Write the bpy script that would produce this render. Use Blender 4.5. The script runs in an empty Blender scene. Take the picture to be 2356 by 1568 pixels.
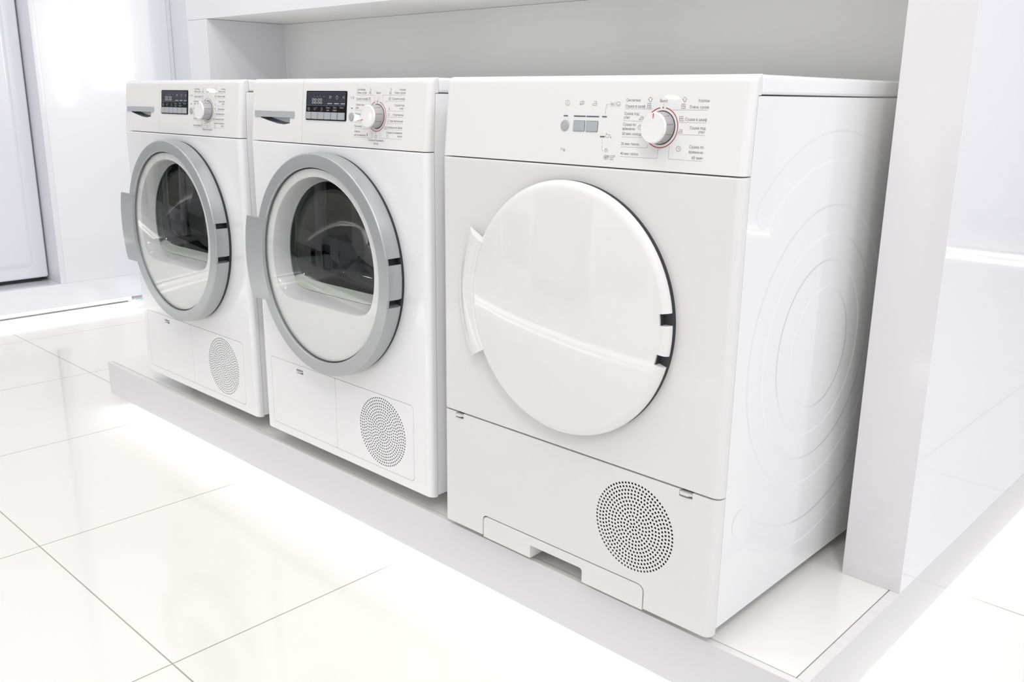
import bpy, bmesh, math, random
from mathutils import Vector, Matrix
from mathutils.geometry import tessellate_polygon

C = bpy.context.scene
COL = C.collection
PI = math.pi

# ------------------------------------------------------------------ camera
ZO = 0.042                                     # height of the plinth's underside above the floor
cam_d = bpy.data.cameras.new('camera')
cam = bpy.data.objects.new('camera', cam_d)
COL.objects.link(cam)
cam_d.sensor_width = 36.0
cam_d.lens = 2087.108 * 36.0 / 2356.0
cam_d.clip_start = 0.02
cam.location = (1.19367, -1.08290, 0.90091 + ZO)
cam.rotation_euler = (1.3089727, -0.0107763, 0.7591113)
C.camera = cam

# ------------------------------------------------------------------ world, lamps, exposure
C.view_settings.view_transform = 'Standard'
C.view_settings.look = 'None'
C.view_settings.exposure = -0.07
C.view_settings.gamma = 1.0
C.view_settings.use_curve_mapping = False
C.cycles.max_bounces = 10
C.cycles.diffuse_bounces = 5
C.cycles.glossy_bounces = 5
C.cycles.transparent_max_bounces = 12
C.cycles.use_denoising = True
C.cycles.sample_clamp_indirect = 6.0

w = bpy.data.worlds.new('showroom_light')
C.world = w
w.use_nodes = True
nt = w.node_tree
nt.nodes.clear()
def wn(t, **k):
    n = nt.nodes.new(t)
    for a, b in k.items(): setattr(n, a, b)
    return n
tc = wn('ShaderNodeTexCoord'); sx = wn('ShaderNodeSeparateXYZ')
nt.links.new(tc.outputs['Generated'], sx.inputs[0])
rz = wn('ShaderNodeMapRange'); rz.inputs[1].default_value = -0.1; rz.inputs[2].default_value = 0.9
nt.links.new(sx.outputs['Z'], rz.inputs[0])
mz = wn('ShaderNodeMix', data_type='RGBA')
mz.inputs[6].default_value = (0.72, 0.72, 0.735, 1); mz.inputs[7].default_value = (1.22, 1.21, 1.19, 1)
nt.links.new(rz.outputs[0], mz.inputs[0])
rx = wn('ShaderNodeMapRange'); rx.inputs[1].default_value = 0.0; rx.inputs[2].default_value = 1.0
nt.links.new(sx.outputs['X'], rx.inputs[0])
mx = wn('ShaderNodeMix', data_type='RGBA')
mx.inputs[7].default_value = (1.14, 1.15, 1.24, 1)
nt.links.new(rx.outputs[0], mx.inputs[0]); nt.links.new(mz.outputs[2], mx.inputs[6])
ry = wn('ShaderNodeMapRange'); ry.inputs[1].default_value = 0.0; ry.inputs[2].default_value = -1.0
nt.links.new(sx.outputs['Y'], ry.inputs[0])
my = wn('ShaderNodeMix', data_type='RGBA', blend_type='MULTIPLY')
my.inputs[7].default_value = (0.92, 0.92, 0.92, 1)
nt.links.new(ry.outputs[0], my.inputs[0]); nt.links.new(mx.outputs[2], my.inputs[6])
bg = wn('ShaderNodeBackground'); bg.inputs[1].default_value = 0.90
wo = wn('ShaderNodeOutputWorld')
nt.links.new(my.outputs[2], bg.inputs[0]); nt.links.new(bg.outputs[0], wo.inputs[0])

def area(name, loc, target, sxy, power, col=(1, 1, 1), shape='DISK', spread=None):
    d = bpy.data.lights.new(name, 'AREA'); d.shape = shape; d.size = sxy[0]
    if shape in ('RECTANGLE', 'ELLIPSE'): d.size_y = sxy[1]
    d.energy = power; d.color = col
    if spread: d.spread = math.radians(spread)
    o = bpy.data.objects.new(name, d); COL.objects.link(o); o.location = loc
    o.rotation_euler = (Vector(target) - Vector(loc)).to_track_quat('-Z', 'Y').to_euler()
    return o
area('overhead_fill_lamp', (0.6, -0.9, 3.0), (0.2, 0.2, 0.2), (2.2, 1.2), 18, (1.0, 0.985, 0.96), 'RECTANGLE')  # unseen overhead area light, added for the main illumination
area('ceiling_spot_lamp', (-0.6, -0.7, 3.0), (-0.5, 0.0, 0.4), (0.14, 0.14), 5, (1.0, 0.98, 0.95))
area('ceiling_spot_lamp', (-1.9, -1.0, 3.0), (-2.0, 0.2, 0.4), (0.14, 0.14), 6, (1.0, 0.98, 0.95))
area('ceiling_spot_lamp', (1.9, 0.3, 3.0), (0.6, 0.2, 0.3), (0.30, 0.30), 9, (0.95, 0.97, 1.0))
area('ceiling_spot_lamp', (2.1, -1.7, 3.0), (0.2, 0.0, 0.6), (0.35, 0.35), 22, (1.0, 0.985, 0.96))
area('lit_wall_lamp', (2.9, 3.22, 1.55), (-2.9, 0.7, 1.1), (0.35, 1.1), 0.6, (1.0, 0.97, 0.93), 'RECTANGLE', 34)
area('lit_wall_lamp', (2.9, 2.72, 1.30), (-2.9, 0.7, 1.0), (0.12, 0.9), 0.3, (1.0, 0.97, 0.93), 'RECTANGLE', 34)
area('wall_spot_lamp', (-1.286, -2.55, 1.470), (0.45, 0.0, 0.93), (0.065, 0.018), 0.10, shape='ELLIPSE')
area('wall_spot_lamp', (-3.708, -2.55, 1.321), (-0.2, 0.0, 0.90), (0.06, 0.04), 0.20, shape='ELLIPSE')
area('wall_spot_lamp', (-5.618, -2.55, 1.500), (-0.8, 0.0, 0.95), (0.07, 0.03), 0.22, shape='ELLIPSE')

# ------------------------------------------------------------------ materials
def pmat(name, col, rough=0.4, metal=0.0, spec=0.5, coat=0.0, coat_rough=0.05, emit=None):
    m = bpy.data.materials.new(name); m.use_nodes = True
    b = m.node_tree.nodes['Principled BSDF']
    b.inputs['Base Color'].default_value = (*col, 1)
    b.inputs['Roughness'].default_value = rough
    b.inputs['Metallic'].default_value = metal
    b.inputs['Specular IOR Level'].default_value = spec
    b.inputs['Coat Weight'].default_value = coat
    b.inputs['Coat Roughness'].default_value = coat_rough
    if emit:
        b.inputs['Emission Color'].default_value = (*emit[0], 1)
        b.inputs['Emission Strength'].default_value = emit[1]
    return m
def noisy(m, scale, c0, c1, stretch=(1, 1, 1), bump=0.0):
    """gentle procedural variation of the base colour"""
    t = m.node_tree; b = t.nodes['Principled BSDF']
    co = t.nodes.new('ShaderNodeTexCoord'); mp = t.nodes.new('ShaderNodeMapping'); mp.inputs['Scale'].default_value = stretch
    nz = t.nodes.new('ShaderNodeTexNoise'); nz.inputs['Scale'].default_value = scale; nz.inputs['Detail'].default_value = 3
    mi = t.nodes.new('ShaderNodeMix'); mi.data_type = 'RGBA'
    mi.inputs[6].default_value = (*c0, 1); mi.inputs[7].default_value = (*c1, 1)
    t.links.new(co.outputs['Object'], mp.inputs[0]); t.links.new(mp.outputs[0], nz.inputs['Vector'])
    t.links.new(nz.outputs['Fac'], mi.inputs[0]); t.links.new(mi.outputs[2], b.inputs['Base Color'])
    return m
M = {}
M['enamel'] = pmat('white_enamel', (0.865, 0.865, 0.875), 0.22, coat=0.6, coat_rough=0.05)
M['plastic'] = pmat('white_plastic', (0.745, 0.742, 0.733), 0.30, coat=0.35, coat_rough=0.08)
M['gloss'] = pmat('glossy_white_plastic', (0.785, 0.78, 0.77), 0.22, spec=0.25, coat=1.0, coat_rough=0.012)
M['silver'] = pmat('silver_paint', (0.435, 0.45, 0.455), 0.34, metal=0.5, coat=0.2)
M['greyplastic'] = pmat('grey_plastic', (0.40, 0.42, 0.44), 0.4)
M['shadescoop'] = pmat('shaded_scoop_plastic', (0.22, 0.235, 0.26), 0.35)  # drawer plastic with the scoop's own shade put into its colour
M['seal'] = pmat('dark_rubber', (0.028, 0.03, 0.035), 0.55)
M['cavity'] = pmat('dark_cavity', (0.02, 0.02, 0.022), 0.7)
M['print'] = pmat('grey_print', (0.17, 0.17, 0.175), 0.5)
M['line'] = pmat('pale_print', (0.36, 0.36, 0.37), 0.5)
M['red'] = pmat('red_print', (0.36, 0.012, 0.015), 0.4)
M['lamp'] = pmat('indicator_window', (0.09, 0.10, 0.13), 0.2)
M['btn'] = pmat('grey_button', (0.40, 0.42, 0.435), 0.40, spec=0.3)
M['black'] = pmat('black_gloss', (0.004, 0.004, 0.005), 0.35, spec=0.10)
M['screen'] = pmat('display_screen', (0.022, 0.028, 0.038), 0.10, spec=0.22)
M['glyph'] = pmat('display_print', (0.46, 0.48, 0.50), 0.4)
M['faint'] = pmat('display_faint_print', (0.17, 0.185, 0.21), 0.4)
M['knobside'] = pmat('knob_side_silver', (0.47, 0.45, 0.46), 0.30, metal=0.35)
M['knobface'] = pmat('knob_face_white', (0.80, 0.80, 0.79), 0.28, coat=0.4)
M['drum'] = pmat('drum_steel', (0.085, 0.094, 0.092), 0.28, metal=0.75)
M['inner'] = pmat('door_inner_white', (0.82, 0.82, 0.815), 0.3)
M['funnel'] = pmat('door_inner_shaded', (0.62, 0.62, 0.63), 0.25, coat=0.4)  # white door plastic greyed to carry the shading of the recess walls
M['foot'] = pmat('foot_grey', (0.30, 0.31, 0.32), 0.4)
M['laminate'] = pmat('white_laminate', (0.82, 0.82, 0.84), 0.16, coat=0.5, coat_rough=0.03)
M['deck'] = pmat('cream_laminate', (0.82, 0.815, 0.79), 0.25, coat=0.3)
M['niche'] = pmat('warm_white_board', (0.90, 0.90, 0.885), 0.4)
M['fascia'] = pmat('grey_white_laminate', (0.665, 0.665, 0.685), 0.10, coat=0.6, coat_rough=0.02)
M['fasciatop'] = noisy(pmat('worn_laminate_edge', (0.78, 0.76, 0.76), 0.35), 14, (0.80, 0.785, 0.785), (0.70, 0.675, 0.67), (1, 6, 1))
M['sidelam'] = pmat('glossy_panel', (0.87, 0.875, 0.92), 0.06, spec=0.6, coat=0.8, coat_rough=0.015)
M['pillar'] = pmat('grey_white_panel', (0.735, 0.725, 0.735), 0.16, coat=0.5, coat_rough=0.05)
M['wallpanel'] = pmat('lavender_white_panel', (0.875, 0.875, 0.91), 0.22, coat=0.7, coat_rough=0.06)
M['endface'] = pmat('panel_end_face', (0.74, 0.735, 0.78), 0.3)
M['pale'] = pmat('pale_blue_panel', (0.78, 0.82, 0.84), 0.25)
M['appl'] = pmat('cool_white_enamel', (0.79, 0.80, 0.84), 0.22, coat=0.4)
M['ledbright'] = pmat('bright_led_strip', (1, 1, 1), 0.4, emit=((1.0, 0.99, 0.965), 85.0))
M['rim'] = pmat('pale_green_glass_edge', (0.42, 0.46, 0.41), 0.12, coat=0.8)
M['led'] = pmat('led_strip', (1, 1, 1), 0.4, emit=((1.0, 0.99, 0.965), 30.0))

def glass_mat(name, tint, rough=0.0, refl=1.0):
    m = bpy.data.materials.new(name); m.use_nodes = True
    t = m.node_tree; t.nodes.clear()
    tr = t.nodes.new('ShaderNodeBsdfTransparent'); tr.inputs[0].default_value = (*tint, 1)
    gl = t.nodes.new('ShaderNodeBsdfGlossy'); gl.inputs['Roughness'].default_value = rough
    lw = t.nodes.new('ShaderNodeLayerWeight'); lw.inputs[0].default_value = 0.5
    pw = t.nodes.new('ShaderNodeMath'); pw.operation = 'POWER'; pw.inputs[1].default_value = 5.0
    mu = t.nodes.new('ShaderNodeMapRange'); mu.inputs[3].default_value = 0.04 * refl; mu.inputs[4].default_value = 1.0
    mi = t.nodes.new('ShaderNodeMixShader'); ou = t.nodes.new('ShaderNodeOutputMaterial')
    t.links.new(lw.outputs['Facing'], pw.inputs[0]); t.links.new(pw.outputs[0], mu.inputs[0]); t.links.new(mu.outputs[0], mi.inputs[0])
    t.links.new(tr.outputs[0], mi.inputs[1]); t.links.new(gl.outputs[0], mi.inputs[2]); t.links.new(mi.outputs[0], ou.inputs[0])
    return m
M['glass'] = glass_mat('door_glass', (0.97, 0.975, 0.97), 0.0, 1.2)
M['bowl'] = glass_mat('tinted_bowl_glass', (0.44, 0.49, 0.47), 0.0, 1.5)
M['plate'] = glass_mat('pale_blue_glass', (0.80, 0.88, 0.92), 0.05, 1.5)

def embossed(name):
    """white enamel whose flank carries pressed-in concentric ribs (bump from distance to the centre)"""
    m = pmat(name, (0.84, 0.84, 0.845), 0.10, coat=0.6, coat_rough=0.02)
    t = m.node_tree; b = t.nodes['Principled BSDF']
    def mth(op, a, c=None, cl=False):
        n = t.nodes.new('ShaderNodeMath'); n.operation = op; n.use_clamp = cl
        for i, v in enumerate((a, c)):
            if v is None: continue
            if isinstance(v, (int, float)): n.inputs[i].default_value = v
            else: t.links.new(v, n.inputs[i])
        return n.outputs[0]
    co = t.nodes.new('ShaderNodeTexCoord'); s = t.nodes.new('ShaderNodeSeparateXYZ')
    t.links.new(co.outputs['Object'], s.inputs[0])
    dy = mth('SUBTRACT', s.outputs['Y'], 0.283); dz = mth('SUBTRACT', s.outputs['Z'], 0.418)
    r = mth('SQRT', mth('ADD', mth('MULTIPLY', dy, dy), mth('MULTIPLY', dz, dz)))
    az = mth('ABSOLUTE', dz)
    ang = mth('ARCTAN2', az, dy)
    def groove(d, wd):
        n = t.nodes.new('ShaderNodeMapRange'); n.interpolation_type = 'SMOOTHSTEP'
        n.inputs[1].default_value = wd - 0.0025; n.inputs[2].default_value = wd + 0.0025
        n.inputs[3].default_value = 0.0; n.inputs[4].default_value = 1.0
        t.links.new(d, n.inputs[0]); return n.outputs[0]
    g2 = groove(mth('ABSOLUTE', mth('SUBTRACT', r, 0.206)), 0.022)
    g3 = groove(mth('ABSOLUTE', mth('SUBTRACT', r, 0.120)), 0.022)
    A = 2.32; ex, ez = 0.3185 * math.cos(A), 0.3185 * math.sin(A)
    ey = mth('SUBTRACT', dy, ex); e2 = mth('SUBTRACT', az, ez)
    dend = mth('SQRT', mth('ADD', mth('MULTIPLY', ey, ey), mth('MULTIPLY', e2, e2)))
    inside = mth('LESS_THAN', ang, A)
    mixn = t.nodes.new('ShaderNodeMix'); mixn.data_type = 'FLOAT'
    t.links.new(inside, mixn.inputs[0]); t.links.new(dend, mixn.inputs[2])
    t.links.new(mth('ABSOLUTE', mth('SUBTRACT', r, 0.3185)), mixn.inputs[3])
    g1 = groove(mixn.outputs[0], 0.0215)
    h = mth('MULTIPLY', mth('MULTIPLY', g1, g2), g3)
    bp = t.nodes.new('ShaderNodeBump'); bp.inputs['Strength'].default_value = 0.22; bp.inputs['Distance'].default_value = 0.003
    t.links.new(h, bp.inputs['Height']); t.links.new(bp.outputs[0], b.inputs['Normal'])
    t.links.new(bp.outputs[0], b.inputs['Coat Normal'])
    return m
M['flank'] = embossed('embossed_white_enamel')

def floor_mat():
    m = pmat('polished_tiles', (0.9, 0.89, 0.87), 0.06, spec=0.5, coat=0.0)
    t = m.node_tree; b = t.nodes['Principled BSDF']
    co = t.nodes.new('ShaderNodeTexCoord'); s = t.nodes.new('ShaderNodeSeparateXYZ')
    t.links.new(co.outputs['Object'], s.inputs[0])
    def mth(op, a, c=None):
        n = t.nodes.new('ShaderNodeMath'); n.operation = op
        for i, v in enumerate((a, c)):
            if v is None: continue
            if isinstance(v, (int, float)): n.inputs[i].default_value = v
            else: t.links.new(v, n.inputs[i])
        return n.outputs[0]
    def dist(out, off, step):
        q = mth('DIVIDE', mth('SUBTRACT', out, off), step)
        return mth('MULTIPLY', mth('ABSOLUTE', mth('SUBTRACT', q, mth('ROUND', q))), step)
    d = mth('MINIMUM', dist(s.outputs['X'], -0.1566, 0.6), dist(s.outputs['Y'], -0.4906, 0.6))
    g = mth('LESS_THAN', d, 0.0014)
    nz = t.nodes.new('ShaderNodeTexNoise'); nz.inputs['Scale'].default_value = 2.2; nz.inputs['Detail'].default_value = 4
    t.links.new(co.outputs['Object'], nz.inputs['Vector'])
    tm = t.nodes.new('ShaderNodeMix'); tm.data_type = 'RGBA'
    tm.inputs[6].default_value = (0.80, 0.785, 0.755, 1); tm.inputs[7].default_value = (0.84, 0.825, 0.795, 1)
    t.links.new(nz.outputs['Fac'], tm.inputs[0])
    gm = t.nodes.new('ShaderNodeMix'); gm.data_type = 'RGBA'; gm.inputs[7].default_value = (0.40, 0.36, 0.30, 1)
    t.links.new(g, gm.inputs[0]); t.links.new(tm.outputs[2], gm.inputs[6]); t.links.new(gm.outputs[2], b.inputs['Base Color'])
    return m
M['floor'] = floor_mat()

# ------------------------------------------------------------------ mesh building
class MB:
    def __init__(s): s.v = []; s.f = []; s.mi = []
    def vert(s, p): s.v.append(tuple(p)); return len(s.v) - 1
    def face(s, idx, m=0):
        if len(set(idx)) > 2: s.f.append(tuple(idx)); s.mi.append(m)
    def box(s, x0, x1, y0, y1, z0, z1, m=0, bev=0.0, seg=2, skip_front=False):
        bm = bmesh.new(); bmesh.ops.create_cube(bm, size=1.0)
        for v in bm.verts:
            v.co = Vector(((x0 + x1) / 2 + v.co.x * (x1 - x0), (y0 + y1) / 2 + v.co.y * (y1 - y0), (z0 + z1) / 2 + v.co.z * (z1 - z0)))
        if bev > 0: bmesh.ops.bevel(bm, geom=bm.edges[:], offset=bev, segments=seg, profile=0.5, affect='EDGES', clamp_overlap=True)
        bm.normal_update()
        s.add_bm(bm, m, (lambda f: f.normal.y < -0.5) if skip_front else None)
    def add_bm(s, bm, m=0, skip=None):
        bm.verts.index_update(); o = len(s.v)
        s.v += [tuple(v.co) for v in bm.verts]
        for f in bm.faces:
            if skip and skip(f): continue
            s.face([o + v.index for v in f.verts], m)
        bm.free()
    def grid(s, rows, m=0, close=False):
        n = len(rows[0]); ids = [[s.vert(p) for p in r] for r in rows]
        for a, b in zip(ids, ids[1:]):
            for i in range(n - (0 if close else 1)):
                j = (i + 1) % n; s.face((a[i], a[j], b[j], b[i]), m)
        return ids
    def tess(s, loops, fn, m=0, flip=False):
        """fill 2-D loops (first = outline, others = holes), mapped to 3-D by fn(x, z)"""
        tri = tessellate_polygon([[Vector((a, b, 0)) for a, b in l] for l in loops])
        flat = [p for l in loops for p in l]
        ids = [s.vert(fn(*p)) for p in flat]
        for t in tri:
            a, b, c = (flat[i] for i in t)
            ccw = (b[0] - a[0]) * (c[1] - a[1]) - (b[1] - a[1]) * (c[0] - a[0]) > 0
            if ccw == flip: t = t[::-1]
            s.face([ids[i] for i in t], m)          # ccw seen from -y faces -y
    def wall(s, loop, fa, fb, m=0, closed=True):
        a = [s.vert(fa(*p)) for p in loop]; b = [s.vert(fb(*p)) for p in loop]
        n = len(loop)
        for i in range(n if closed else n - 1):
            j = (i + 1) % n; s.face((a[i], a[j], b[j], b[i]), m)
    def plate(s, loops, y0, y1, m=0, bev=0.0, back=False, fz=None):
        """flat plate in the x-z plane, front at y0 (towards -y), back at y1; fz = extra y at (x, z)"""
        fz = fz or (lambda x, z: 0.0)
        if bev > 0:
            ins = [inset(l, bev if i == 0 else -bev) for i, l in enumerate(loops)]
        else: ins = loops
        s.tess(ins, lambda x, z: (x, y0 + fz(x, z), z), m)
        for l, q in zip(loops, ins):
            if bev > 0:
                mid = [((a[0] * 0.72 + b[0] * 0.28), (a[1] * 0.72 + b[1] * 0.28)) for a, b in zip(l, q)]
                rows = [[(p[0], y0 + fz(*p), p[1]) for p in q], [(p[0], y0 + bev * 0.28 + fz(*p), p[1]) for p in mid],
                        [(p[0], y0 + bev + fz(*p), p[1]) for p in l], [(p[0], y1 + fz(*p), p[1]) for p in l]]
            else: rows = [[(p[0], y0 + fz(*p), p[1]) for p in l], [(p[0], y1 + fz(*p), p[1]) for p in l]]
            s.grid(rows, m, close=True)
        if back: s.tess(loops, lambda x, z: (x, y1 + fz(x, z), z), m, flip=True)
    def lathe(s, cx, cz, prof, n=96, m=0, alt=None, ranges=(), fz=None, cap0=False):
        """profile of (r, y) turned about the y axis through (cx, cz); inside 'ranges' (degrees) profile alt is used"""
        fz = fz or (lambda x, z: 0.0)
        brk = sorted(set([i * 360.0 / n for i in range(n)] + [a % 360 for r in ranges for a in r]))
        def inr(a): return any(lo <= a <= hi for lo, hi in ranges)
        def row(p, a):
            c, q = math.cos(math.radians(a)), math.sin(math.radians(a))
            return [(cx + r * c, y + fz(cx + r * c, cz + r * q), cz + r * q) for r, y in p]
        for a, b in zip(brk, brk[1:] + [brk[0] + 360]):
            mid = ((a + b) / 2 + 180) % 360 - 180
            s.grid([row(alt if (alt and inr(mid)) else prof, a), row(alt if (alt and inr(mid)) else prof, b)], m)
        if alt:
            for r in ranges:
                for a in r: s.grid([row(prof, a), row(alt, a)], m)
        if cap0:
            c0 = s.vert((cx, prof[0][1] + fz(cx, cz), cz))
            ids = [s.vert(row(prof[:1], i * 360.0 / n)[0]) for i in range(n)]
            for i in range(n): s.face((c0, ids[i], ids[(i + 1) % n]), m)
    def build(s, name, mats, parent=None, smooth=35.0, merge=True):
        me = bpy.data.meshes.new(name); me.from_pydata(s.v, [], s.f)
        for mm in (mats if isinstance(mats, (list, tuple)) else [mats]): me.materials.append(M[mm])
        for p, i in zip(me.polygons, s.mi): p.material_index = i
        bm = bmesh.new(); bm.from_mesh(me)
        if merge: bmesh.ops.remove_doubles(bm, verts=bm.verts[:], dist=1e-6)
        if merge == 'recalc': bmesh.ops.recalc_face_normals(bm, faces=bm.faces[:])
        bm.to_mesh(me); bm.free()
        o = bpy.data.objects.new(name, me); COL.objects.link(o)
        if parent: o.parent = parent
        if smooth:
            for p in me.polygons: p.use_smooth = True
            me.set_sharp_from_angle(angle=math.radians(smooth))
            wm = o.modifiers.new('normals', 'WEIGHTED_NORMAL'); wm.keep_sharp = True
        return o

def inset(loop, d):
    n = len(loop); out = []
    A = sum(loop[i][0] * loop[(i + 1) % n][1] - loop[(i + 1) % n][0] * loop[i][1] for i in range(n))
    sg = 1 if A > 0 else -1
    for i in range(n):
        p, q, r = Vector(loop[i - 1]), Vector(loop[i]), Vector(loop[(i + 1) % n])
        e1 = (q - p).normalized(); e2 = (r - q).normalized()
        n1 = Vector((-e1.y, e1.x)) * sg; n2 = Vector((-e2.y, e2.x)) * sg
        b = n1 + n2; L = max(b.length_squared, 0.3); k = b * (2.0 / L)
        q = q + k * d; out.append((q.x, q.y))
    return out
def rrect(x0, x1, z0, z1, r, n=5):
    """ccw rounded rectangle; r = radius or (bl, br, tr, tl)"""
    r = (r,) * 4 if not isinstance(r, (tuple, list)) else r
    out = []
    for (cx, cz, a0, rr) in ((x0 + r[0], z0 + r[0], 180, r[0]), (x1 - r[1], z0 + r[1], 270, r[1]), (x1 - r[2], z1 - r[2], 0, r[2]), (x0 + r[3], z1 - r[3], 90, r[3])):
        if rr <= 1e-6: out.append((cx, cz)); continue
        for i in range(n + 1):
            a = math.radians(a0 + 90 * i / n); out.append((cx + rr * math.cos(a), cz + rr * math.sin(a)))
    return out
def circle(cx, cz, r, n=24, a0=0.0):
    return [(cx + r * math.cos(a0 + 2 * PI * i / n), cz + r * math.sin(a0 + 2 * PI * i / n)) for i in range(n)]
def vent_holes(cx, cz, pitch, rings, hr, n=10):
    out = [circle(cx, cz, hr, n)]
    for k in range(1, rings + 1):
        for i in range(6 * k):
            a = 2 * PI * i / (6 * k) + 0.3 * (k % 2)
            out.append(circle(cx + k * pitch * math.cos(a), cz + k * pitch * math.sin(a), hr, n))
    return out

def wrapped(mb, x0, x1, z0, z1, rL=0.0, rR=0.0, rT=0.0, rB=0.0, ext=0.019, slant=None, holes=(), bottom=(), top=(), lift=0.0, hd=0.006, m=0, n=7, sides='LRTB', split=()):
    """sheet-like front panel: flat face on y = slant(z), edges rolled back with the given radii"""
    slant = slant or (lambda z: 0.0)
    ex = ext if callable(ext) else (lambda z: slant(z) + ext)
    xa, xb, za, zb = x0 + rL, x1 - rR, z0 + rB, z1 - rT
    def roll(r, e0, sg):
        o = []
        for i in range(1, n + 1):
            a = PI / 2 * i / n
            if r > 0: o.append((e0 + sg * r * math.sin(a), r * (1 - math.cos(a))))
        end = e0 + sg * r
        o.append((end, 9.0)); return o
    Ls = roll(rL, xa, -1)[::-1] if 'L' in sides else []
    Rs = roll(rR, xb, 1) if 'R' in sides else []
    Bs = roll(rB, za, -1)[::-1] if 'B' in sides else []
    Ts = roll(rT, zb, 1) if 'T' in sides else []
    U = Ls + [(xa, 0.0), (xb, 0.0)] + Rs; V = Bs + [(za, 0.0), (zb, 0.0)] + Ts
    iu, iv = len(Ls), len(Bs)
    def P(u, v, iu_):
        z = v[0]
        y = min(slant(z) + u[1] + v[1], ex(z))
        if lift and v[0] <= za + 1e-6 and (iu_ == 0 or iu_ == len(U) - 1): z += lift
        return (u[0], y, z)
    for i in range(len(U) - 1):
        for j in range(len(V) - 1):
            if i == iu and j == iv: continue
            if i == iu and ((j < iv and bottom) or (j > iv and top)): continue
            vs = [V[j]] + ([(k, 0.0) for k in split] if j == iv else []) + [V[j + 1]]
            for va, vb in zip(vs, vs[1:]):
                q = [P(U[i], va, i), P(U[i + 1], va, i + 1), P(U[i + 1], vb, i + 1), P(U[i], vb, i)]
                mb.face([mb.vert(p) for p in q], m)
    outline = [(xa, za)] + list(bottom) + [(xb, za), (xb, zb)] + list(top) + [(xa, zb)]
    front = lambda x, z: (x, slant(z), z)
    mb.tess([outline] + list(holes), front, m)
    back = lambda x, z: (x, slant(z) + hd, z)
    for h in holes: mb.wall(h[::-1], front, back, m)
    if bottom: mb.wall([(xb, za)] + list(bottom)[::-1] + [(xa, za)], front, lambda x, z: (x, ex(z), z), m, False)
    if top: mb.wall([(xa, zb)] + list(top)[::-1] + [(xb, zb)], front, lambda x, z: (x, ex(z), z), m, False)

# ------------------------------------------------------------------ print: lettering and line drawings
_font = {}
def font_mesh(body):
    c = bpy.data.curves.new('lettering', 'FONT'); c.body = body; c.size = 1.0; c.resolution_u = 3
    o = bpy.data.objects.new('lettering', c); COL.objects.link(o)
    dg = bpy.context.evaluated_depsgraph_get(); dg.update()
    me = bpy.data.meshes.new_from_object(o.evaluated_get(dg))
    v = [(p.co.x, p.co.y) for p in me.vertices]; f = [tuple(p.vertices) for p in me.polygons]
    bpy.data.objects.remove(o); bpy.data.curves.remove(c); bpy.data.meshes.remove(me)
    return v, f
def glyph(ch):
    """one letter: outline mesh and advance width"""
    if ch in _font: return _font[ch]
    wid = lambda t: max(p[0] for p in font_mesh(t)[0])
    adv = wid('|' + ch + '|') - wid('||')
    if ch == ' ': v, f = [], []
    elif ch == '\u043d':                      # small en: its capital at x-height
        v, f = font_mesh('\u041d'); k = 0.75; v = [(x * 0.78, y * k) for x, y in v]
    elif ch == '\u0444':                      # ef: round bowl with a long stem
        v, f = font_mesh('\u043e'); v = [(x * 1.16, y) for x, y in v]; n = len(v); c = (min(p[0] for p in v) + max(p[0] for p in v)) / 2
        v = v + [(c - 0.04, -0.2), (c + 0.04, -0.2), (c + 0.04, 0.76), (c - 0.04, 0.76)]; f = f + [(n, n + 1, n + 2, n + 3)]
    elif ch in '\u044c\u044b':               # soft sign, yeru: stem and closed bowl
        st = [[(0.115, 0.545), (0.115, 0.0)], [(0.115, 0.285), (0.30, 0.285), (0.37, 0.25), (0.40, 0.165), (0.37, 0.08), (0.30, 0.042), (0.115, 0.042)]]
        if ch == '\u044b': st.append([(0.56, 0.545), (0.56, 0.0)])
        tmp = MB()
        for l in st: add_stroke(tmp, l, 0.082, lambda x, z: (x, z))
        v, f = tmp.v, tmp.f
    else: v, f = font_mesh(ch)
    _font[ch] = (v, f, adv); return _font[ch]
def text_mesh(body):
    V, F, x = [], [], 0.0
    for ch in body:
        v, f, a = glyph(ch); o = len(V)
        V += [(p[0] + x, p[1]) for p in v]; F += [tuple(o + k for k in t) for t in f]; x += a
    return V, F
CAP = None
def add_text(mb, body, x0, x1, zb, cap, fn, m=0):
    global CAP
    if CAP is None:
        v, _ = text_mesh('Н'); CAP = max(p[1] for p in v)
    v, f = text_mesh(body)
    a, b = min(p[0] for p in v), max(p[0] for p in v)
    sxx = (x1 - x0) / (b - a); sz = cap / CAP
    o = len(mb.v)
    for p in v: mb.v.append(fn(x0 + (p[0] - a) * sxx, zb + p[1] * sz))
    for t in f:
        p0, p1, p2 = v[t[0]], v[t[1]], v[t[2]]
        mb.face([o + i for i in t], m)
def add_stroke(mb, pts, wd, fn, m=0):
    for (ax, az), (bx, bz) in zip(pts, pts[1:]):
        d = Vector((bx - ax, bz - az)); L = d.length
        if L < 1e-6: continue
        d /= L; nx, nz = -d.y * wd / 2, d.x * wd / 2; ex, ez = d.x * wd * 0.3, d.y * wd * 0.3
        mb.face([mb.vert(fn(x, z)) for x, z in ((ax - ex - nx, az - ez - nz), (bx + ex - nx, bz + ez - nz), (bx + ex + nx, bz + ez + nz), (ax - ex + nx, az - ez + nz))], m)
def add_disc(mb, cx, cz, r, fn, m=0, n=12):
    mb.face([mb.vert(fn(x, z)) for x, z in circle(cx, cz, r, n)], m)
def add_arc(mb, cx, cz, r0, r1, a0, a1, fn, m=0, n=60):
    rows = [[fn(cx + r * math.cos(math.radians(a0 + (a1 - a0) * i / n)), cz + r * math.sin(math.radians(a0 + (a1 - a0) * i / n))) for i in range(n + 1)] for r in (r0, r1)]
    mb.grid(rows, m)

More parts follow.
